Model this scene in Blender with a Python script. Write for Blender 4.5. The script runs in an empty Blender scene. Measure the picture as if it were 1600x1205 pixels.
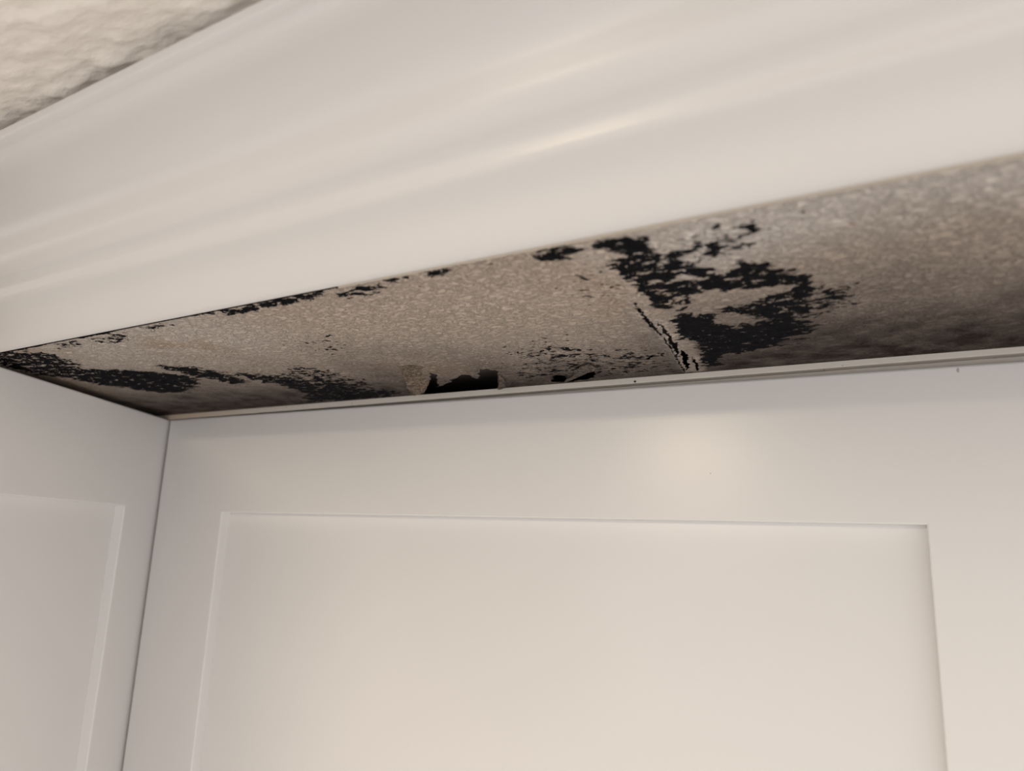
import bpy, bmesh, math, random
import numpy as np
from mathutils import Vector, Matrix, noise
from mathutils.geometry import delaunay_2d_cdt

# ------------------------------------------------------------------ camera, world, lights
H = 2.31                      # camera height above the floor; all millimetre values below are relative to it
C = bpy.context.scene.collection
scn = bpy.context.scene
cd = bpy.data.cameras.new('camera'); cam = bpy.data.objects.new('camera', cd); C.objects.link(cam)
MR = ((0.87375003, -0.07165862, -0.4810675), (0.48498493, 0.20309633, 0.85061243), (0.03674933, -0.97653311, 0.21220877))
cam.matrix_world = Matrix([[r[0], -r[1], -r[2], 0] for r in MR] + [[0, 0, 0, 1]])
cam.location = (0, 0, H)
cd.sensor_width = 36; cd.lens = 1137.7 / 1600 * 36; cd.clip_start = 0.01; cd.clip_end = 50
cd.dof.use_dof = True; cd.dof.focus_distance = 0.30; cd.dof.aperture_fstop = 11.0
scn.camera = cam
scn.view_settings.view_transform = 'Standard'; scn.view_settings.look = 'None'
scn.view_settings.gamma = 1; scn.view_settings.exposure = 0.68
scn.view_settings.use_curve_mapping = False
scn.cycles.max_bounces = 8; scn.cycles.diffuse_bounces = 6

w = bpy.data.worlds.new('room_light'); scn.world = w; w.use_nodes = True
nt = w.node_tree; bg = nt.nodes['Background']
tc = nt.nodes.new('ShaderNodeTexCoord'); sx = nt.nodes.new('ShaderNodeSeparateXYZ'); rp = nt.nodes.new('ShaderNodeValToRGB')
mr = nt.nodes.new('ShaderNodeMapRange'); mr.inputs[1].default_value = -1; mr.inputs[2].default_value = 1
nt.links.new(tc.outputs['Generated'], sx.inputs[0]); nt.links.new(sx.outputs[2], mr.inputs[0])
nt.links.new(mr.outputs[0], rp.inputs[0]); gx = nt.nodes.new('ShaderNodeMath'); gx.operation = 'MULTIPLY_ADD'; gx.inputs[1].default_value = 0.22; gx.inputs[2].default_value = 1.08
nt.links.new(sx.outputs[0], gx.inputs[0]); nt.links.new(gx.outputs[0], bg.inputs[1])
nt.links.new(rp.outputs[0], bg.inputs[0])
e = rp.color_ramp.elements
e[0].position = 0.0; e[0].color = (0.44, 0.41, 0.385, 1)
e[1].position = 1.0; e[1].color = (0.9, 0.88, 0.88, 1)
m1 = e.new(0.35); m1.color = (0.68, 0.645, 0.62, 1)
m2 = e.new(0.55); m2.color = (1.05, 1.02, 1.02, 1)

def lamp(name, x, y, z, size, power, col):
    l = bpy.data.lights.new(name, 'AREA'); l.shape = 'DISK'; l.size = size; l.energy = power; l.color = col
    o = bpy.data.objects.new(name, l); o.location = (x, y, H + z); C.objects.link(o); return o
lamp('ceiling_lamp', -0.235, -0.27, 0.1255, 0.10, 1.6, (1.0, 0.85, 0.60))
lamp('ceiling_lamp', 0.95, -0.27, 0.1255, 0.14, 0.9, (1.0, 0.95, 0.88))

# ------------------------------------------------------------------ helpers
MM = 0.001
def P(x, y, z): return (x * MM, y * MM, z * MM + H)
def tag(o, label=None, cat=None, group=None, kind=None):
    if label: o['label'] = label
    if cat: o['category'] = cat
    if group: o['group'] = group
    if kind: o['kind'] = kind
    return o
def empty(name, loc, rz=0):
    o = bpy.data.objects.new(name, None); o.location = loc; o.rotation_euler = (0, 0, rz); C.objects.link(o); return o
def obj(name, me, mat, parent=None, smooth=False):
    if isinstance(me, bmesh.types.BMesh):
        bmesh.ops.recalc_face_normals(me, faces=me.faces)
        m = bpy.data.meshes.new(name); me.to_mesh(m); me.free(); me = m
    o = bpy.data.objects.new(name, me); C.objects.link(o); me.materials.append(mat)
    if smooth: me.polygons.foreach_set('use_smooth', [True] * len(me.polygons))
    if parent: o.parent = parent
    return o
def box(bm, x0, x1, y0, y1, z0, z1, bev=0):
    r = bmesh.ops.create_cube(bm, size=1)
    for v in r['verts']:
        v.co = ((x0 + x1) / 2 + v.co.x * (x1 - x0), (y0 + y1) / 2 + v.co.y * (y1 - y0), (z0 + z1) / 2 + v.co.z * (z1 - z0))
    if bev:
        bmesh.ops.bevel(bm, geom=list({e for v in r['verts'] for e in v.link_edges}), offset=bev, segments=2, affect='EDGES', profile=0.5)
    return bm
def grid_mesh(name, xs, ys, zfun, keep=None, cols=None, warp=None):
    """tensor grid (metres) with z per vertex; faces look down"""
    X, Y = np.meshgrid(xs, ys); nx, ny = len(xs), len(ys)
    if warp: X, Y = warp(X, Y)
    Z = zfun(X, Y)
    co = np.stack([X, Y, Z], -1).reshape(-1, 3).astype(np.float32)
    i = np.arange(ny - 1)[:, None] * nx + np.arange(nx - 1)[None]
    f = np.stack([i, i + nx, i + nx + 1, i + 1], -1).reshape(-1, 4)
    if keep is not None:
        cx = (X[:-1, :-1] + X[1:, 1:]) / 2; cy = (Y[:-1, :-1] + Y[1:, 1:]) / 2
        f = f[keep(cx, cy).reshape(-1)]
    me = bpy.data.meshes.new(name)
    me.vertices.add(len(co)); me.vertices.foreach_set('co', co.ravel())
    me.loops.add(f.size); me.loops.foreach_set('vertex_index', f.ravel().astype(np.int32))
    me.polygons.add(len(f)); me.polygons.foreach_set('loop_start', np.arange(0, f.size, 4, dtype=np.int32))
    me.polygons.foreach_set('loop_total', np.full(len(f), 4, np.int32))
    me.polygons.foreach_set('use_smooth', np.ones(len(f), bool))
    if cols is not None:
        a = me.attributes.new('wear', 'FLOAT_COLOR', 'POINT')
        a.data.foreach_set('color', cols(X, Y).reshape(-1).astype(np.float32))
    me.update(calc_edges=True); me.validate()
    return me
def vnoise(X, Y, s, seed=0):
    """smooth value noise in numpy, about -1..1, s = cell size in the units of X"""
    rs = np.random.RandomState(seed); T = rs.rand(256, 256) * 2 - 1
    x = X / s + 1000; y = Y / s + 1000
    xi = np.floor(x).astype(int); yi = np.floor(y).astype(int); fx = x - xi; fy = y - yi
    fx = fx * fx * (3 - 2 * fx); fy = fy * fy * (3 - 2 * fy)
    g = lambda a, b: T[a % 256, b % 256]
    return (g(xi, yi) * (1 - fx) * (1 - fy) + g(xi + 1, yi) * fx * (1 - fy) + g(xi, yi + 1) * (1 - fx) * fy + g(xi + 1, yi + 1) * fx * fy)
def sstep(a, b, x):
    t = np.clip((x - a) / (b - a), 0, 1); return t * t * (3 - 2 * t)
def sdist(px, py, poly):
    """signed distance to a polygon, negative inside"""
    d = np.full(px.shape, 1e9); ins = np.zeros(px.shape, bool); n = len(poly)
    for i in range(n):
        ax, ay = poly[i]; bx, by = poly[(i + 1) % n]; ex, ey = bx - ax, by - ay
        t = np.clip(((px - ax) * ex + (py - ay) * ey) / (ex * ex + ey * ey + 1e-9), 0, 1)
        d = np.minimum(d, np.hypot(px - ax - t * ex, py - ay - t * ey))
        if ay != by:
            ins ^= ((py < ay) != (py < by)) & (px < ex * (py - ay) / (by - ay) + ax)
    return np.where(ins, -d, d)
def ldist(px, py, pts):
    d = np.full(px.shape, 1e9)
    for (ax, ay), (bx, by) in zip(pts[:-1], pts[1:]):
        ex, ey = bx - ax, by - ay
        t = np.clip(((px - ax) * ex + (py - ay) * ey) / (ex * ex + ey * ey), 0, 1)
        d = np.minimum(d, np.hypot(px - ax - t * ex, py - ay - t * ey))
    return d

# ------------------------------------------------------------------ materials
class N:
    def __init__(s, name):
        s.m = bpy.data.materials.new(name); s.m.use_nodes = True; s.t = s.m.node_tree
        s.b = s.t.nodes['Principled BSDF']; s.k = 0
    def n(s, typ, **kw):
        x = s.t.nodes.new(typ)
        for a, v in kw.items(): setattr(x, a, v)
        return x
    def l(s, a, b): s.t.links.new(a, b)
    def coord(s, scale, rot=(0, 0, 0)):
        t = s.n('ShaderNodeTexCoord'); m = s.n('ShaderNodeMapping'); m.inputs['Scale'].default_value = scale
        m.inputs['Rotation'].default_value = rot
        s.l(t.outputs['Object'], m.inputs[0]); return m.outputs[0]
    def noise(s, vec, scale, detail=3, rough=0.5, dist=0):
        x = s.n('ShaderNodeTexNoise'); x.inputs['Scale'].default_value = scale; x.inputs['Detail'].default_value = detail
        x.inputs['Roughness'].default_value = rough; x.inputs['Distortion'].default_value = dist
        s.l(vec, x.inputs['Vector']); return x.outputs['Fac']
    def math(s, op, a, b=None, c=None):
        x = s.n('ShaderNodeMath', operation=op)
        for i, v in enumerate((a, b, c)):
            if v is None: continue
            if isinstance(v, (int, float)): x.inputs[i].default_value = v
            else: s.l(v, x.inputs[i])
        return x.outputs[0]
    def ramp(s, v, a, b, lo=0, hi=1):
        x = s.n('ShaderNodeMapRange', interpolation_type='SMOOTHSTEP')
        s.l(v, x.inputs[0])
        for i, q in zip((1, 2, 3, 4), (a, b, lo, hi)):
            if isinstance(q, (int, float)): x.inputs[i].default_value = q
            else: s.l(q, x.inputs[i])
        return x.outputs[0]
    def mix(s, f, a, b):
        x = s.n('ShaderNodeMix', data_type='RGBA')
        if isinstance(f, (int, float)): x.inputs[0].default_value = f
        else: s.l(f, x.inputs[0])
        for i, v in ((6, a), (7, b)):
            if isinstance(v, tuple): x.inputs[i].default_value = (*v, 1)
            else: s.l(v, x.inputs[i])
        return x.outputs[2]
    def bump(s, h, strength, dist, prev=None):
        x = s.n('ShaderNodeBump'); x.inputs['Strength'].default_value = strength; x.inputs['Distance'].default_value = dist
        s.l(h, x.inputs['Height'])
        if prev: s.l(prev, x.inputs['Normal'])
        return x.outputs[0]

def paint(name, col, rough, spec=0.5, orange=0.02):
    m = N(name); v = m.coord((1, 1, 1))
    m.b.inputs['Base Color'].default_value = (*col, 1); m.b.inputs['Roughness'].default_value = rough
    m.b.inputs['Specular IOR Level'].default_value = spec
    n1 = m.noise(v, 260, 2); m.l(m.mix(m.noise(v, 9, 2), tuple(c * 0.97 for c in col), tuple(min(1, c * 1.02) for c in col)), m.b.inputs['Base Color'])
    m.l(m.bump(n1, orange, 0.001), m.b.inputs['Normal'])
    return m.m
WHITE = paint('satin_white_cabinet_paint', (0.71, 0.695, 0.68), 0.28)
CROWN = paint('glossy_white_trim_paint', (0.65, 0.63, 0.61), 0.29, 0.6)
CARC = paint('cabinet_side_white', (0.66, 0.63, 0.60), 0.5)
CAULK = paint('yellowed_caulk', (0.46, 0.40, 0.33), 0.6)
WALLM = paint('wall_paint', (0.62, 0.58, 0.54), 0.7, orange=0.3)

def strip_mat():
    m = N('filler_strip_paint'); v = m.coord((1, 1, 1)); t = m.n('ShaderNodeTexCoord'); s = m.n('ShaderNodeSeparateXYZ')
    m.l(t.outputs['Object'], s.inputs[0])
    g = m.ramp(s.outputs[0], 0.0, 0.12)
    base = m.mix(g, (0.58, 0.47, 0.37), (0.60, 0.56, 0.51))
    sp = m.ramp(m.noise(v, 420, 2), 0.72, 0.76)
    m.l(m.mix(sp, base, (0.03, 0.025, 0.02)), m.b.inputs['Base Color']); m.b.inputs['Roughness'].default_value = 0.5
    return m.m
STRIP = strip_mat()

def ceiling_mat():
    m = N('textured_ceiling_paint'); v = m.coord((1, 1, 1))
    m.b.inputs['Roughness'].default_value = 0.75
    m.l(m.mix(m.noise(v, 30, 3), (0.74, 0.69, 0.63), (0.84, 0.79, 0.73)), m.b.inputs['Base Color'])
    m.l(m.bump(m.noise(m.coord((110, 220, 1)), 1.0, 3), 0.8, 0.002), m.b.inputs['Normal'])
    return m.m
CEIL = ceiling_mat()

def soffit_mat(black=True, name='mouldy_textured_drywall'):
    m = N(name)
    at = m.n('ShaderNodeAttribute', attribute_name='wear'); sp = m.n('ShaderNodeSeparateColor'); m.l(at.outputs['Color'], sp.inputs[0])
    mould, dark_back, stain = sp.outputs[0], sp.outputs[1], sp.outputs[2]; pale = at.outputs['Alpha']
    v = m.coord((1, 1, 1)); va = m.coord((190, 270, 100), (0, 0, math.radians(-6)))
    vs = m.coord((270, 400, 100), (0, 0, math.radians(3)))
    tex = m.noise(va, 1.0, 5, 0.62, 0.5)
    fine = m.noise(vs, 1.6, 3, 0.6, 0.3)
    # paper and paint
    base = m.mix(m.noise(v, 28, 4, 0.6), (0.47, 0.375, 0.30), (0.60, 0.495, 0.405))
    base = m.mix(pale, base, (0.68, 0.63, 0.585))
    base = m.mix(m.math('MULTIPLY', stain, m.ramp(m.noise(v, 60, 4), 0.3, 0.65)), base, (0.42, 0.29, 0.18))
    vw = m.coord((330, 470, 100), (0, 0, math.radians(4)))
    worm = m.math('ABSOLUTE', m.math('SUBTRACT', m.noise(vw, 1.0, 3, 0.55, 0.8), 0.5))
    crev = m.ramp(worm, 0.0, 0.055, 1.0, 0.0)
    base = m.mix(m.math('MULTIPLY', crev, m.math('MULTIPLY_ADD', pale, -0.22, 0.58)), base, (0.085, 0.06, 0.048))  # darkened crevices: relief shading put into the colour
    base = m.mix(m.ramp(fine, 0.52, 0.66, 0.0, 0.45), base, (0.62, 0.53, 0.45))  # paler crests: lit side of the relief put into the colour
    g = m.math('MULTIPLY', dark_back, m.ramp(m.noise(v, 90, 4), 0.15, 0.75, 1.12, 0.88))
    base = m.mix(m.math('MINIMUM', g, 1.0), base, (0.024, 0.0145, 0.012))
    # mildew specks
    vd = m.coord((420, 700, 100)); dots = m.noise(vd, 1.0, 2, 0.5)
    thr = m.math('MULTIPLY_ADD', dark_back, -0.05, 0.80)
    thr = m.math('MULTIPLY_ADD', stain, -0.12, thr)
    dm = m.ramp(m.math('SUBTRACT', dots, thr), 0.0, 0.03)
    base = m.mix(dm, base, (0.03, 0.022, 0.02))
    # mould growth
    nn = m.math('ADD', m.math('MULTIPLY', tex, 0.6), m.math('MULTIPLY', m.noise(va, 2.4, 4, 0.62, 0.6), 0.4))
    nn = m.math('MULTIPLY_ADD', m.math('SUBTRACT', nn, 0.5), 2.6, 0.5)
    th = m.math('MULTIPLY_ADD', mould, -0.86, 1.0)
    mm_ = m.ramp(m.math('SUBTRACT', nn, th), -0.015, 0.035)
    base = m.mix(mm_, base, (0.006, 0.006, 0.008))
    m.l(base, m.b.inputs['Base Color'])
    m.l(m.ramp(mm_, 0, 1, 0.42, 0.8), m.b.inputs['Roughness'])
    m.l(m.ramp(m.math('MAXIMUM', mm_, g), 0, 1, 0.35, 0.04), m.b.inputs['Specular IOR Level'])
    h = m.math('ADD', m.math('MULTIPLY', m.math('MINIMUM', worm, 0.12), 4.0), m.math('MULTIPLY', fine, 0.7))
    b1 = m.bump(h, 1.0, 0.0014)
    m.l(b1, m.b.inputs['Normal'])
    return m.m
SOFF = soffit_mat()
def plain(name, col, rough=0.8):
    m = N(name); v = m.coord((1, 1, 1)); m.b.inputs['Specular IOR Level'].default_value = 0.2
    m.l(m.mix(m.noise(v, 120, 3), tuple(c * 0.8 for c in col), col), m.b.inputs['Base Color']); m.b.inputs['Roughness'].default_value = rough
    return m.m
DARKB = plain('dark_inner_board', (0.10, 0.085, 0.08))
def paper(name, col):
    m = N(name); v = m.coord((330, 470, 100))
    w = m.ramp(m.math('ABSOLUTE', m.math('SUBTRACT', m.noise(v, 1.0, 4, 0.6, 0.8), 0.5)), 0.0, 0.07)
    m.l(m.mix(w, tuple(c * 0.35 for c in col), tuple(c * 1.15 for c in col)), m.b.inputs['Base Color'])
    m.b.inputs['Roughness'].default_value = 0.8; m.b.inputs['Specular IOR Level'].default_value = 0.15
    m.l(m.bump(w, 0.8, 0.0006), m.b.inputs['Normal'])
    return m.m
PAPER = paper('torn_drywall_paper', (0.20, 0.15, 0.112))
PAPER_GREY = paper('grey_curled_paper', (0.12, 0.095, 0.08))
MARK = plain('dark_speck', (0.03, 0.025, 0.02)); MARKB = plain('brown_fleck', (0.25, 0.13, 0.05)); SCUFF = plain('grey_scuff', (0.45, 0.43, 0.41))

# ------------------------------------------------------------------ stain and tear outlines, millimetres in the soffit plane
MOULD = [
 (0.76, 1.5, [(-84.8,156.9),(-79.1,155.9),(-71.1,157.4),(-72.2,160.7),(-76.1,162.5),(-81.3,164.7),(-84.0,164.4),(-84.9,160.4)]),
 (0.84, 1.2, [(-67.6,157.8),(-63.0,156.6),(-54.3,158.2),(-54.2,161.4),(-55.9,164.6),(-54.9,169.3),(-57.3,172.6),(-62.7,172.9),(-65.3,170.9),(-65.0,166.6),(-65.2,162.2),(-68.2,160.8)]),
 (0.80, 2.0, [(-65.9,170.6),(-56.8,171.1),(-54.4,175.7),(-47.9,179.5),(-45.6,188.0),(-45.9,191.8),(-51.4,187.4),(-58.4,188.4),(-65.1,187.6),(-68.2,184.1),(-68.1,178.2)]),
 (0.62, 4.0, [(-52.3,168.8),(-47.7,165.9),(-37.3,161.4),(-34.0,161.5),(-28.4,160.5),(-28.3,165.5),(-32.4,169.6),(-29.0,172.7),(-34.9,176.5),(-38.9,178.1),(-48.5,177.4),(-53.9,174.1)]),
 (0.80, 2.0, [(-68.8,185.9),(-57.9,186.6),(-51.7,193.4),(-41.9,191.5),(-37.2,184.2),(-31.0,186.9),(-24.3,197.3),(-22.2,200.1),(-23.8,207.5),(-26.5,208.5),(-28.4,204.5),(-40.8,204.4),(-54.0,202.1),(-56.8,206.7),(-59.4,205.6),(-64.7,213.2),(-68.8,211.5),(-68.5,197.1)]),
 (0.80, 2.0, [(-26.2,202.3),(-22.7,201.9),(-22.8,214.4),(-25.6,232.1),(-30.0,243.7),(-38.1,243.3),(-37.3,238.0),(-41.6,233.4),(-45.2,225.2),(-51.2,225.4),(-50.7,220.3),(-44.0,219.4),(-34.5,213.8),(-29.2,209.4)]),
 (0.70, 4.0, [(-23.2,207.8),(-18.1,212.1),(-12.5,215.5),(-14.8,224.5),(-19.7,234.6),(-26.6,239.6),(-25.1,222.5)]),
 (0.90, 2.5, [(-68.3,225.2),(-62.3,220.8),(-54.3,222.8),(-56.1,233.0),(-51.3,239.4),(-38.9,238.7),(-26.9,242.2),(-29.0,252.9),(-39.3,264.7),(-46.6,268.7),(-60.8,274.1),(-69.2,270.9),(-67.3,253.6),(-71.1,248.7),(-68.5,233.9)]),
 (0.90, 2.0, [(-68.2,260.2),(-59.3,267.3),(-67.7,283.4),(-68.2,289.5),(-73.2,294.1),(-72.9,281.4)]),
 (0.62, 2.0, [(-63.3,213.8),(-57.4,208.9),(-59.2,215.5),(-63.3,219.0)]),
 (0.50, 5.0, [(-42.1,266.9),(-35.0,263.0),(-29.4,255.8),(-34.0,266.8),(-41.9,275.9)]),
 (0.70, 1.2, [(-158.0,164.6),(-150.3,157.5),(-141.0,157.0),(-133.8,160.8),(-139.2,163.0),(-145.8,163.3),(-151.1,164.3)]),
 (0.65, 1.0, [(-132.6,156.2),(-123.4,156.4),(-124.4,157.7),(-131.7,158.1)]),
 (0.75, 1.0, [(-116.6,157.0),(-112.0,157.4),(-113.9,160.2),(-116.8,159.6)]),
 (0.55, 1.0, [(-105.8,157.7),(-96.7,157.9),(-98.8,159.8),(-105.5,158.9)]),
 (0.35, 1.5, [(-126.2,164.8),(-123.6,163.7),(-110.5,165.1),(-111.6,166.7),(-121.6,164.9),(-125.9,166.0)]),
 (0.76, 3.0, [(-353.9,160.3),(-343.6,163.0),(-333.9,165.9),(-328.7,172.2),(-335.3,183.5),(-347.2,193.8),(-371.1,206.8),(-379.7,202.0),(-383.8,193.7),(-380.0,181.6),(-375.3,170.7)]),
 (0.86, 3.0, [(-352.3,194.5),(-335.4,200.8),(-317.8,209.9),(-308.5,224.0),(-312.2,233.8),(-332.0,244.9),(-349.2,252.0),(-362.6,244.0),(-369.0,228.7),(-375.7,217.1),(-375.5,208.2)]),
 (0.84, 4.0, [(-301.5,203.4),(-292.5,209.2),(-285.2,221.9),(-284.7,232.6),(-290.1,244.6),(-301.1,246.6),(-301.2,234.9),(-303.7,220.3),(-303.7,210.0)]),
 (0.82, 5.0, [(-278.2,227.0),(-265.0,239.8),(-260.4,252.4),(-261.3,266.6),(-255.4,277.9),(-235.8,284.7),(-248.1,299.9),(-273.6,298.3),(-279.7,287.9),(-280.4,269.2),(-277.8,251.9),(-282.1,239.0)]),
 (0.62, 6.0, [(-261.0,236.0),(-237.8,229.6),(-229.6,242.4),(-232.5,262.4),(-235.8,284.7),(-261.9,285.2),(-259.8,258.3)]),
 (0.80, 6.0, [(-243.6,240.6),(-245.1,261.6),(-243.9,281.8),(-231.9,290.2),(-240.2,298.1),(-291.4,297.2),(-298.8,294.8)]),
 (0.60, 1.5, [(-309.0,161.2),(-294.0,161.3),(-299.8,166.8),(-314.3,167.1)]),
 (0.65, 1.5, [(-282.4,162.2),(-262.5,161.3),(-269.0,167.5),(-285.8,170.3),(-291.8,167.9)]),
 (0.65, 1.5, [(-252.3,160.3),(-235.8,160.5),(-236.9,163.3),(-251.8,163.9)]),
 (0.76, 1.5, [(-211.7,158.9),(-194.6,157.6),(-171.7,156.8),(-158.3,156.7),(-158.1,159.7),(-172.0,161.3),(-188.5,162.3),(-204.0,161.5),(-213.3,161.2)]),
 (0.70, 1.5, [(-150.8,158.1),(-134.3,158.4),(-139.7,165.1),(-151.9,166.0),(-157.0,163.8)]),
 (0.42, 8.0, [(-209.7,187.7),(-190.1,199.0),(-205.9,223.7),(-219.7,210.1)]),
 (0.50, 8.0, [(-135.1,237.7),(-116.1,230.8),(-106.6,248.9),(-82.2,258.4),(-90.0,292.4),(-164.3,290.4)]),
 (0.60, 6.0, [(-130.8,249.8),(-112.9,248.9),(-122.3,269.9),(-134.9,265.2)]),
 (0.42, 5.0, [(-81.3,172.4),(-75.0,169.4),(-71.2,180.8),(-72.3,193.2),(-85.8,201.8),(-86.3,184.9)]),
 (0.45, 5.0, [(-192.8,193.3),(-187.3,197.8),(-206.4,220.8),(-217.5,219.3)]),
]
HOLE = [(-224.4,303.5),(-213.1,288.5),(-195.5,268.5),(-185.6,253.9),(-188.2,259.4),(-187.0,261.4),(-202.5,284.4),(-197.7,282.2),(-186.4,273.6),(-177.5,266.6),(-174.0,267.9),(-176.1,277.3),(-172.1,273.6),(-164.4,261.8),(-158.7,257.7),(-160.4,263.2),(-156.7,264.6),(-165.7,279.3),(-178.9,304.4)]
SLIT_1 = [(-74.8,208.5),(-73.4,210.1),(-74.0,217.8),(-74.8,224.8),(-75.0,231.8),(-76.1,233.8),(-76.4,227.7),(-75.8,220.7),(-74.4,213.1)]
SLIT_2 = [(-72.7,226.2),(-72.4,230.8),(-73.5,238.0),(-74.1,247.5),(-76.1,260.8),(-78.1,269.4),(-78.4,267.4),(-76.3,253.5),(-75.1,243.1),(-74.2,236.1)]
SLIT_3 = [(-75.2,261.1),(-75.2,268.6),(-79.7,289.5),(-81.9,292.2),(-79.7,278.9)]
SLIT_4 = [(-74.3,272.8),(-74.4,280.8),(-78.0,297.8),(-79.0,296.5),(-76.7,284.2)]
SLIT_5 = [(-128.2,274.3),(-124.5,270.8),(-121.6,269.0),(-122.8,272.0),(-126.1,274.4)]
SLIT_6 = [(-140.7,285.7),(-136.7,284.7),(-134.7,286.5),(-139.5,297.1),(-146.7,297.4)]
SLIT_7 = [(-138.8,295.3),(-125.6,284.0),(-119.1,281.4),(-124.2,294.4),(-130.9,296.0),(-139.7,298.5)]
FLAP_1 = [(-195.5,245.5),(-190.5,245.8),(-186.0,249.0),(-190.7,261.7),(-201.3,275.4),(-213.5,288.4),(-220.1,293.4),(-222.5,292.6),(-215.1,276.1),(-205.4,261.5)]
FLAP_2 = [(-160.1,269.7),(-161.6,277.4),(-166.8,289.5),(-169.8,294.0),(-175.3,295.9),(-167.6,283.9)]
FLAP_3 = [(-126.1,276.3),(-120.5,271.1),(-116.1,268.7),(-115.6,275.9),(-118.4,279.8),(-121.8,281.6),(-128.4,286.9),(-140.3,295.7),(-135.5,288.9),(-130.5,285.4)]
SEAM = [(-70.4,159.0),(-71.9,167.0),(-71.3,174.8),(-71.3,182.8),(-71.5,191.3),(-73.4,204.6),(-74.5,214.4),(-75.2,231.2),(-77.9,256.4),(-83.5,294.8)]
FLECK = [(-10.4,170.1),(-9.4,169.6),(-8.5,170.5),(-9.1,171.4),(-10.1,171.3)]
CRACK = [(-83.0, 264.5), (-84.6, 268.0), (-89.0, 266.5), (-91.5, 270.0), (-97.0, 270.0)]
AZ = -0.0251665; UX, UY = math.cos(AZ), math.sin(AZ)
ZS = 74.0                                                    # soffit underside
CEIL_Z = 127.6                                               # room ceiling
def crown_y(x): return 152.4 + x * math.tan(AZ)
FLAPS_CUT = [HOLE, SLIT_1, SLIT_2, SLIT_3, SLIT_4, SLIT_5, SLIT_6, SLIT_7]

# ------------------------------------------------------------------ room shell
def ceil_z(X, Y):
    x, y = X * 1000, Y * 1000
    a = sstep(-330, -310, x) * sstep(20, 0, x) * sstep(20, 40, y)
    r_ = 4.0 * sstep(24, 1, (crown_y(x) - 53.0) - y) * sstep(-700, -600, x + 0 * y)  # added rise towards the crown, shaped to darken the ceiling there
    return H + (CEIL_Z + r_ + a * (0.8 * vnoise(x * .5, y, 3.4, 3) + 0.6 * vnoise(x * .5, y, 7, 4) + 0.25 * vnoise(x * .5, y, 1.7, 5))) * MM
xs = np.concatenate([[-1.6, -0.8], np.arange(-0.33, 0.021, 0.0010), [0.5, 1.6]])
ys = np.concatenate([[-1.6, -0.6], np.arange(0.02, 0.125, 0.0010), [0.30, 0.62]])
tag(obj('ceiling', grid_mesh('ceiling', xs, ys, ceil_z), CEIL), 'rough textured off-white ceiling above the crown moulding', kind='structure')
bm = bmesh.new(); box(bm, -1.6, 1.6, 0.62, 0.66, 0, H + 0.1276); tag(obj('wall_back', bm, WALLM), 'wall behind the cabinets', kind='structure')

# crown moulding, 57 x 57 mm, with its bead, groove and cove
prof = [(0.0, 1.2), (0.3, 0.3), (1.2, 0.0), (2.8, 0.7), (4.4, 2.4), (6.0, 4.8), (7.5, 7.6), (9.2, 10.2), (11.6, 12.6), (14.4, 14.5), (16.6, 15.9),
        (17.6, 17.2), (18.2, 19.2), (19.0, 21.2), (20.8, 22.8), (23.0, 24.2), (25.0, 26.4), (26.6, 29.6), (27.8, 33.6), (29.2, 38.0), (31.6, 42.2),
        (36.2, 45.8), (42.0, 48.2), (47.4, 49.6), (50.4, 50.8), (51.6, 52.0), (52.8, 53.0), (54.4, 53.6), (55.6, 54.4), (56.2, 56.0), (56.4, 57.0)]
def catmull(pts, n=5):
    out = []
    for i in range(len(pts) - 1):
        p0 = pts[max(i - 1, 0)]; p1 = pts[i]; p2 = pts[i + 1]; p3 = pts[min(i + 2, len(pts) - 1)]
        for k in range(n):
            t = k / n
            out.append(tuple(0.5 * (2 * b + (c - a) * t + (2 * a - 5 * b + 4 * c - d) * t * t + (3 * b - a - 3 * c + d) * t ** 3) for a, b, c, d in zip(p0, p1, p2, p3)))
    return out + [pts[-1]]
pr = [(p * 0.94, h * 0.94) for p, h in catmull(prof)]
bm = bmesh.new(); rows = []
for x in (-900.0, -350.0, 0.0, 500.0):
    rows.append([bm.verts.new(P(x + UY * p, crown_y(x) - UX * p, ZS + h)) for p, h in pr + [(0.0, 53.5)]])
for a, b in zip(rows[:-1], rows[1:]):
    for j in range(len(a)):
        k = (j + 1) % len(a); bm.faces.new((a[j], a[k], b[k], b[j]))
bm.faces.new(rows[0]); bm.faces.new(rows[-1])
crown = obj('trim_1', bm, CROWN, smooth=True)
crown.data.set_sharp_from_angle(angle=math.radians(50))
tag(crown, 'glossy white crown moulding with rounded ridge and cove under the ceiling', kind='structure')
# caulk bead along the lower edge
random.seed(4); bm = bmesh.new(); prev = None
for i in range(0, 181):
    x = -150 + i * 2.5; w_ = (0.8 + 0.7 * noise.noise((x * 0.02, 0, 0)) + 0.5 * noise.noise((x * 0.15, 2, 0))) * min(1, max(0.05, (x + 150) / 110))
    w_ = max(w_, 0.15); y = crown_y(x)
    cur = [bm.verts.new(P(x, y - 0.6, ZS + 0.6)), bm.verts.new(P(x, y - 0.1, ZS - 0.15)), bm.verts.new(P(x, y + w_ * 0.5, ZS - 0.38)), bm.verts.new(P(x, y + w_, ZS - 0.05)), bm.verts.new(P(x, y + w_ + 0.3, ZS + 0.5))]
    if prev:
        for j in range(4): bm.faces.new((prev[j], prev[j + 1], cur[j + 1], cur[j]))
    prev = cur
obj('caulk_bead', bm, CAULK, crown, smooth=True)['label'] = 'yellowed caulk bead along the lower edge'

# ------------------------------------------------------------------ soffit with the mould
sof = tag(empty('soffit', P(0, 200, ZS)), 'mould-blackened textured soffit underside with torn paper between crown moulding and cabinets', 'soffit')
sof_inv = Matrix.Translation(Vector(P(0, 200, ZS))).inverted()
def local(me): me.transform(sof_inv); return me

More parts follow.
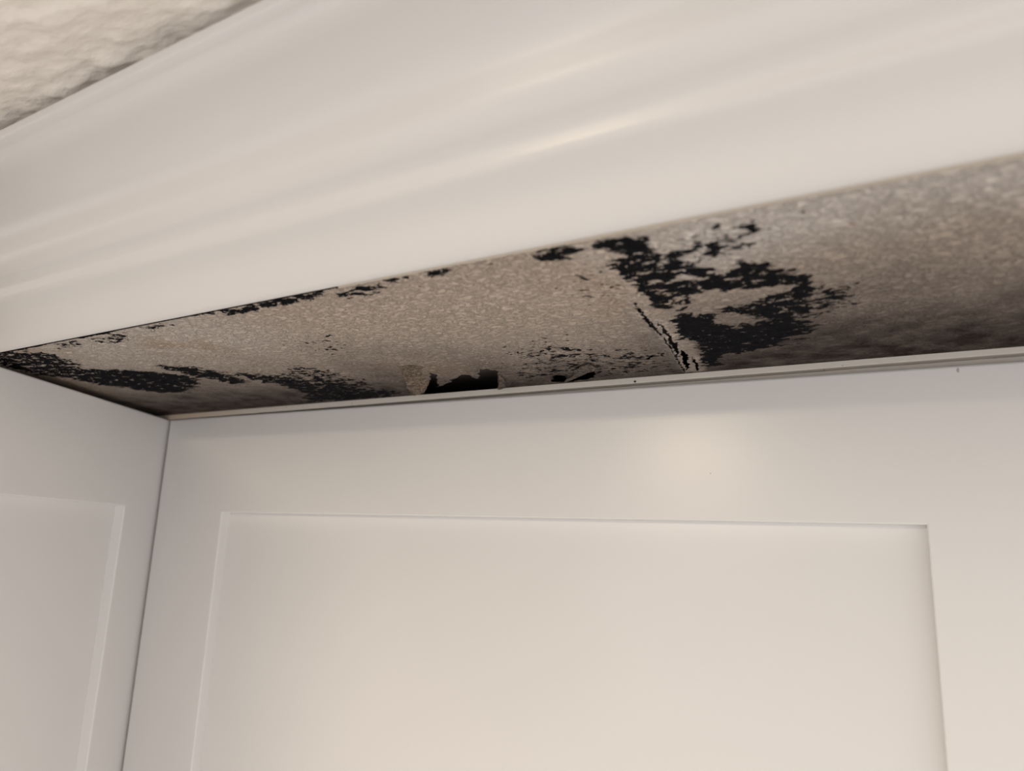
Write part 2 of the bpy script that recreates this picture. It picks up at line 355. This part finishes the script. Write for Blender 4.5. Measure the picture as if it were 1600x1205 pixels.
def keep(X, Y):
    x, y = X * 1000, Y * 1000
    wx = x + 0.6 * vnoise(x, y, 1.5, 21) + 0.4 * vnoise(x, y, 3.5, 24); wy = y + 1.0 * vnoise(x, y, 1.5, 22) + 0.8 * vnoise(x, y, 3.5, 23)
    k = np.ones(x.shape, bool)
    for pl in FLAPS_CUT:
        a = np.array(pl); b = (x > a[:, 0].min() - 1) & (x < a[:, 0].max() + 1) & (y > a[:, 1].min() - 1) & (y < a[:, 1].max() + 1)
        k[b] &= ~(sdist(wx[b], wy[b], pl) < 0.05)
    k &= ~(ldist(wx, wy, CRACK) < 0.45)
    return k
def wear(X, Y):
    x, y = X * 1000, Y * 1000
    wx = x + 2.2 * vnoise(x, y * 1.8, 7, 1) + 0.9 * vnoise(x, y * 2, 2.6, 2); wy = y + 1.1 * vnoise(x, y * 1.8, 7, 3) + 0.5 * vnoise(x, y * 2, 2.6, 4)
    m = np.zeros(x.shape)
    for d, s, pl in MOULD:
        a = np.array(pl); pad = s * 2 + 4
        b = (x > a[:, 0].min() - pad) & (x < a[:, 0].max() + pad) & (y > a[:, 1].min() - pad) & (y < a[:, 1].max() + pad)
        if b.any(): m[b] = np.maximum(m[b], d * sstep(s * 2.2 + 1.8, -s * 1.2 - 0.4, sdist(wx[b], wy[b], pl)))
    e = y - crown_y(x)                                           # sooty line along the crown
    edge = sstep(2.2, 0.0, e) * sstep(-70, -85, x) * (0.55 + 0.5 * vnoise(x, y * 0, 16, 9))
    m = np.maximum(m, edge)
    m = np.maximum(m, 0.85 * sstep(0.8, 0.15, ldist(wx * 0.25 + x * 0.75, y, SEAM)) * sstep(190, 215, y))
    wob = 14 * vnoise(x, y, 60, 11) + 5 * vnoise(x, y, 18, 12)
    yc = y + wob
    # dark brown tone, irregular edge, heavier at the back and to the right
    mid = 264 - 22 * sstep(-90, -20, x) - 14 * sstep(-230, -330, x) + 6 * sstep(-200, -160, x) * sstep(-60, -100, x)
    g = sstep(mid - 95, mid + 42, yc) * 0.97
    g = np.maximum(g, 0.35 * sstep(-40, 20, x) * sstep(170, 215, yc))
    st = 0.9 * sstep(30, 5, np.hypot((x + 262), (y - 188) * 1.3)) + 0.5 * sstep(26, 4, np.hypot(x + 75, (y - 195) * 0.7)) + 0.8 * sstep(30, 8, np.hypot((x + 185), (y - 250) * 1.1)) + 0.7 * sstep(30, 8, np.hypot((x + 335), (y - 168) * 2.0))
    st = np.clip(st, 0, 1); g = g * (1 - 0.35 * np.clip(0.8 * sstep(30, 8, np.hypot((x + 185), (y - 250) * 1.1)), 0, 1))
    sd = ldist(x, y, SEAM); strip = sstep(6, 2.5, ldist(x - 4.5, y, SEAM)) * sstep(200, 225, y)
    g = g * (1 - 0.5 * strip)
    pale = 0.85 * sstep(-75, -40, x) * sstep(200, 165, yc) + 0.3 * sstep(6, 2, sd) + 0.4 * sstep(-180, -240, x) * sstep(222, 180, yc)
    return np.stack([m, g, st, np.clip(pale, 0, 1)], -1)
def sof_z(X, Y):
    x, y = X * 1000, Y * 1000
    fine = sstep(-480, -470, x) * sstep(62, 55, x)
    sd = ldist(x, y, SEAM)
    tear = sstep(7, 0, np.abs(sdist(x, y, HOLE)))
    z = 0.22 * vnoise(x, y * 1.6, 4.5, 31) + 0.35 * vnoise(x, y, 30, 32) - 0.7 * sstep(4, 0, sd) * sstep(190, 230, y) - 0.9 * tear * (0.6 + 0.5 * vnoise(x, y, 5, 33))
    far = sstep(crown_y(x) + 0.5, crown_y(x) + 6, y) * sstep(301, 297, y)
    return H + (ZS + z * fine * far) * MM
xs = np.concatenate([[-0.9, -0.62], np.arange(-0.48, -0.232, 0.001), np.arange(-0.232, -0.062, 0.0004), np.arange(-0.062, 0.062, 0.001), [0.2, 0.5]])
ys = np.concatenate([np.arange(0.1526, 0.312, 0.0005), [0.40, 0.62]])
def sof_warp(X, Y): return X, Y + X * math.tan(AZ) * sstep(0.215, 0.158, Y)   # front edge follows the crown
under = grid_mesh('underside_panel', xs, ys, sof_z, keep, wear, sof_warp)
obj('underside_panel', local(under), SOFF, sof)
bm = bmesh.new(); box(bm, -0.9, 0.5, 0.176, 0.62, H + 0.084, H + 0.096); me = bpy.data.meshes.new('inner_board'); bm.to_mesh(me); bm.free()
o = obj('inner_board', local(me), DARKB, sof); o['label'] = 'dark board seen through the torn hole'

def flap(name, poly, mat, zfun, label):
    a = np.array(poly); cen = a.mean(0); pts = [Vector(p) for p in poly]; n = len(pts)
    # roughen the outline
    rim = []
    rs = random.Random(len(poly))
    for i in range(n):
        p, q = pts[i], pts[(i + 1) % n]; L = (q - p).length; k = max(1, int(L / 1.2))
        for j in range(k):
            r = p.lerp(q, j / k)
            if j: r = r + Vector((rs.uniform(-.25, .25), rs.uniform(-.25, .25)))
            rim.append(r)
    inner = []
    x0, y0 = a.min(0); x1, y1 = a.max(0)
    gx, gy = np.meshgrid(np.arange(x0, x1, 1.0), np.arange(y0, y1, 1.0)); gx = gx.ravel(); gy = gy.ravel()
    d = sdist(gx, gy, [tuple(r) for r in rim])
    inner = [Vector((u, v)) for u, v, dd in zip(gx, gy, d) if dd < -0.5]
    vs, es, fs, *_ = delaunay_2d_cdt(rim + inner, [], [list(range(len(rim)))], 1, 1e-4)
    bm = bmesh.new(); vv = [bm.verts.new(P(v.x, v.y, ZS + zfun(v.x, v.y))) for v in vs]
    for f in fs:
        try: bm.faces.new([vv[i] for i in f])
        except ValueError: pass
    me = bpy.data.meshes.new(name); bmesh.ops.recalc_face_normals(bm, faces=bm.faces); bm.to_mesh(me); bm.free()
    o = obj(name, local(me), mat, sof, smooth=True); o['label'] = label
    s = o.modifiers.new('thickness', 'SOLIDIFY'); s.thickness = 0.00015; s.offset = 0
    return o
def nz(x, y, s, k): return noise.noise((x / s, y / s, k))
def f1(x, y):
    t = max(0, min(1, (y - 245) / 48)); across = (x + 200 + (y - 262) * 0.55)
    return -0.15 - 1.9 * t ** 1.3 - 0.6 * math.sin(across * 0.55) * t + 0.5 * t * nz(x, y, 3, 1)
flap('paper_flap', FLAP_1, PAPER, f1, 'tan torn paper tongue curling down left of the hole')
flap('paper_flap', FLAP_2, PAPER_GREY, lambda x, y: -0.5 - 1.2 * max(0, (y - 269) / 27) + 0.3 * nz(x, y, 2, 5), 'grey curled paper edge right of the hole')
flap('paper_flap', FLAP_3, PAPER_GREY, lambda x, y: -0.4 - 0.9 * max(0, (y - 268) / 28) + 0.3 * nz(x, y, 4, 7), 'grey peeling paper sliver with pale curled edge')

# small marks on the soffit
def spot(name, c, n, r, mat, parent, inv, label, axis='z', depth=0.35):
    bm = bmesh.new(); rs = random.Random(int(abs(c[0]) * 10))
    top = []; bot = []
    for i in range(n):
        a = i / n * 2 * math.pi; q = r[0] * rs.uniform(.75, 1.15); s = r[1] * rs.uniform(.75, 1.15)
        if axis == 'z': top.append(P(c[0] + q * math.cos(a), c[1] + s * math.sin(a), c[2])); bot.append(P(c[0] + .7 * q * math.cos(a), c[1] + .7 * s * math.sin(a), c[2] - depth))
        else: top.append(P(c[0] + q * math.cos(a), c[1], c[2] + s * math.sin(a))); bot.append(P(c[0] + .7 * q * math.cos(a), c[1] - depth, c[2] + .7 * s * math.sin(a)))
    t = [bm.verts.new(p) for p in top]; b = [bm.verts.new(p) for p in bot]
    for i in range(n): bm.faces.new((t[i], t[(i + 1) % n], b[(i + 1) % n], b[i]))
    bm.faces.new(b); bm.faces.new(t)
    bmesh.ops.recalc_face_normals(bm, faces=bm.faces)
    me = bpy.data.meshes.new(name); bm.to_mesh(me); bm.free(); me.transform(inv)
    o = obj(name, me, mat, parent); o['label'] = label; return o
spot('fleck', (-9.5, 170.5, ZS + 0.05), 9, (1.1, 0.9), MARKB, sof, sof_inv, 'brown fleck')
spot('fleck', (-18.4, 160.3, ZS + 0.05), 7, (0.35, 0.35), MARK, sof, sof_inv, 'tiny dark fleck')

# ------------------------------------------------------------------ cabinets
def ring(bm, x0, x1, z0, z1, y): return [bm.verts.new(v) for v in ((x0, y, z0), (x1, y, z0), (x1, y, z1), (x0, y, z1))]
def door(parent, x0, x1, z0, z1, stile, rail, t=0.019, rec=0.006):
    bm = bmesh.new(); b = 0.0009; c = 0.0006
    ix0, ix1, iz0, iz1 = x0 + stile, x1 - stile, z0 + rail, z1 - rail
    loops = [ring(bm, x0, x1, z0, z1, t), ring(bm, x0, x1, z0, z1, b), ring(bm, x0 + b * .3, x1 - b * .3, z0 + b * .3, z1 - b * .3, b * .3),
             ring(bm, x0 + b, x1 - b, z0 + b, z1 - b, 0), ring(bm, ix0 - c, ix1 + c, iz0 - c, iz1 + c, 0),
             ring(bm, ix0 - c * .3, ix1 + c * .3, iz0 - c * .3, iz1 + c * .3, c * .3), ring(bm, ix0, ix1, iz0, iz1, c), ring(bm, ix0, ix1, iz0, iz1, t)]
    for a, d in zip(loops, loops[1:] + loops[:1]):
        for i in range(4): bm.faces.new((a[i], a[(i + 1) % 4], d[(i + 1) % 4], d[i]))
    o = obj('door', bm, WHITE, parent)
    bm = bmesh.new(); box(bm, ix0, ix1, rec, rec + 0.006, iz0, iz1); obj('panel', bm, WHITE, o)
    return o
def carcass(parent, x0, x1, z0, z1, y0=0.0195, y1=0.315):
    bm = bmesh.new(); box(bm, x0, x1, y0, y1, z0, z1, 0.0008); return obj('body', bm, CARC, parent)

base = P(-424.2, 300, -700)
cab = tag(empty('kitchen_cabinet', base), 'wide white shaker cabinet facing the camera under the torn soffit, with filler strip on top', 'cabinet')
dz = 0.700
door(cab, 0.0, 0.4846, 0.010, dz + 0.0706, 0.0597, 0.0587)
# door top drops a touch to the right
for o in cab.children:
    if o.name.startswith('door'):
        for v in o.data.vertices:
            if v.co.z > dz + 0.06: v.co.z -= 0.0040 * v.co.x
carcass(cab, 0.001, 0.4846, 0.0, dz + 0.0685)
# filler strip: bottom edge rises slightly to the right
bm = bmesh.new(); n = 60
rows = []
for i in range(n + 1):
    x = -0.030 + (0.4846 + 0.030) * i / n; zb = dz + 0.0709 + 0.0018 * max(0, x) + 0.00008 * noise.noise((x * 40, 0, 0)); zt = dz + 0.0739; zd = dz + 0.0709 - 0.0042 * max(0, x - 0.03)
    rows.append([bm.verts.new(v) for v in ((x, 0.0002, zb + 0.0002), (x, 0.0002, zt), (x, 0.017, zt), (x, 0.017, zd), (x, 0.0065, zd), (x, 0.0065, zb + 0.0001), (x, 0.0005, zb))])
for a, b in zip(rows[:-1], rows[1:]):
    for j in range(7): bm.faces.new((a[j], a[(j + 1) % 7], b[(j + 1) % 7], b[j]))
bm.faces.new(rows[0]); bm.faces.new(rows[-1])
fs = obj('filler_strip', bm, STRIP, cab); fs['label'] = 'beige filler strip between door top and soffit'
inv = Matrix.Translation(Vector(base)).inverted()
spot('speck', (-107.3, 300.1, 72.0), 7, (0.55, 0.5), MARK, fs, inv, 'small dark speck', axis='y')
dr = [o for o in cab.children if o.name.startswith('door')][0]
spot('scuff', (14.6, 300.0, 67.0), 8, (0.5, 0.9), SCUFF, dr, inv, 'faint grey scuff', axis='y', depth=0.08)
spot('scuff', (-74.9, 300.0, 31.0), 6, (0.22, 0.25), SCUFF, dr, inv, 'tiny dark dot', axis='y', depth=0.08)

LAZ = 2.006386
u = Vector((math.cos(LAZ), math.sin(LAZ), 0)); p0 = Vector(P(-425.6, 300, -700)) + u * 0.026
lc = tag(empty('kitchen_cabinet', p0 - u * 0.400, LAZ), 'white shaker cabinet at the left edge, set at an angle into the corner', 'cabinet')
door(lc, 0.0, 0.400, 0.010, dz + 0.0707, 0.0600, 0.0572)
carcass(lc, 0.001, 0.392, 0.0, dz + 0.0700)
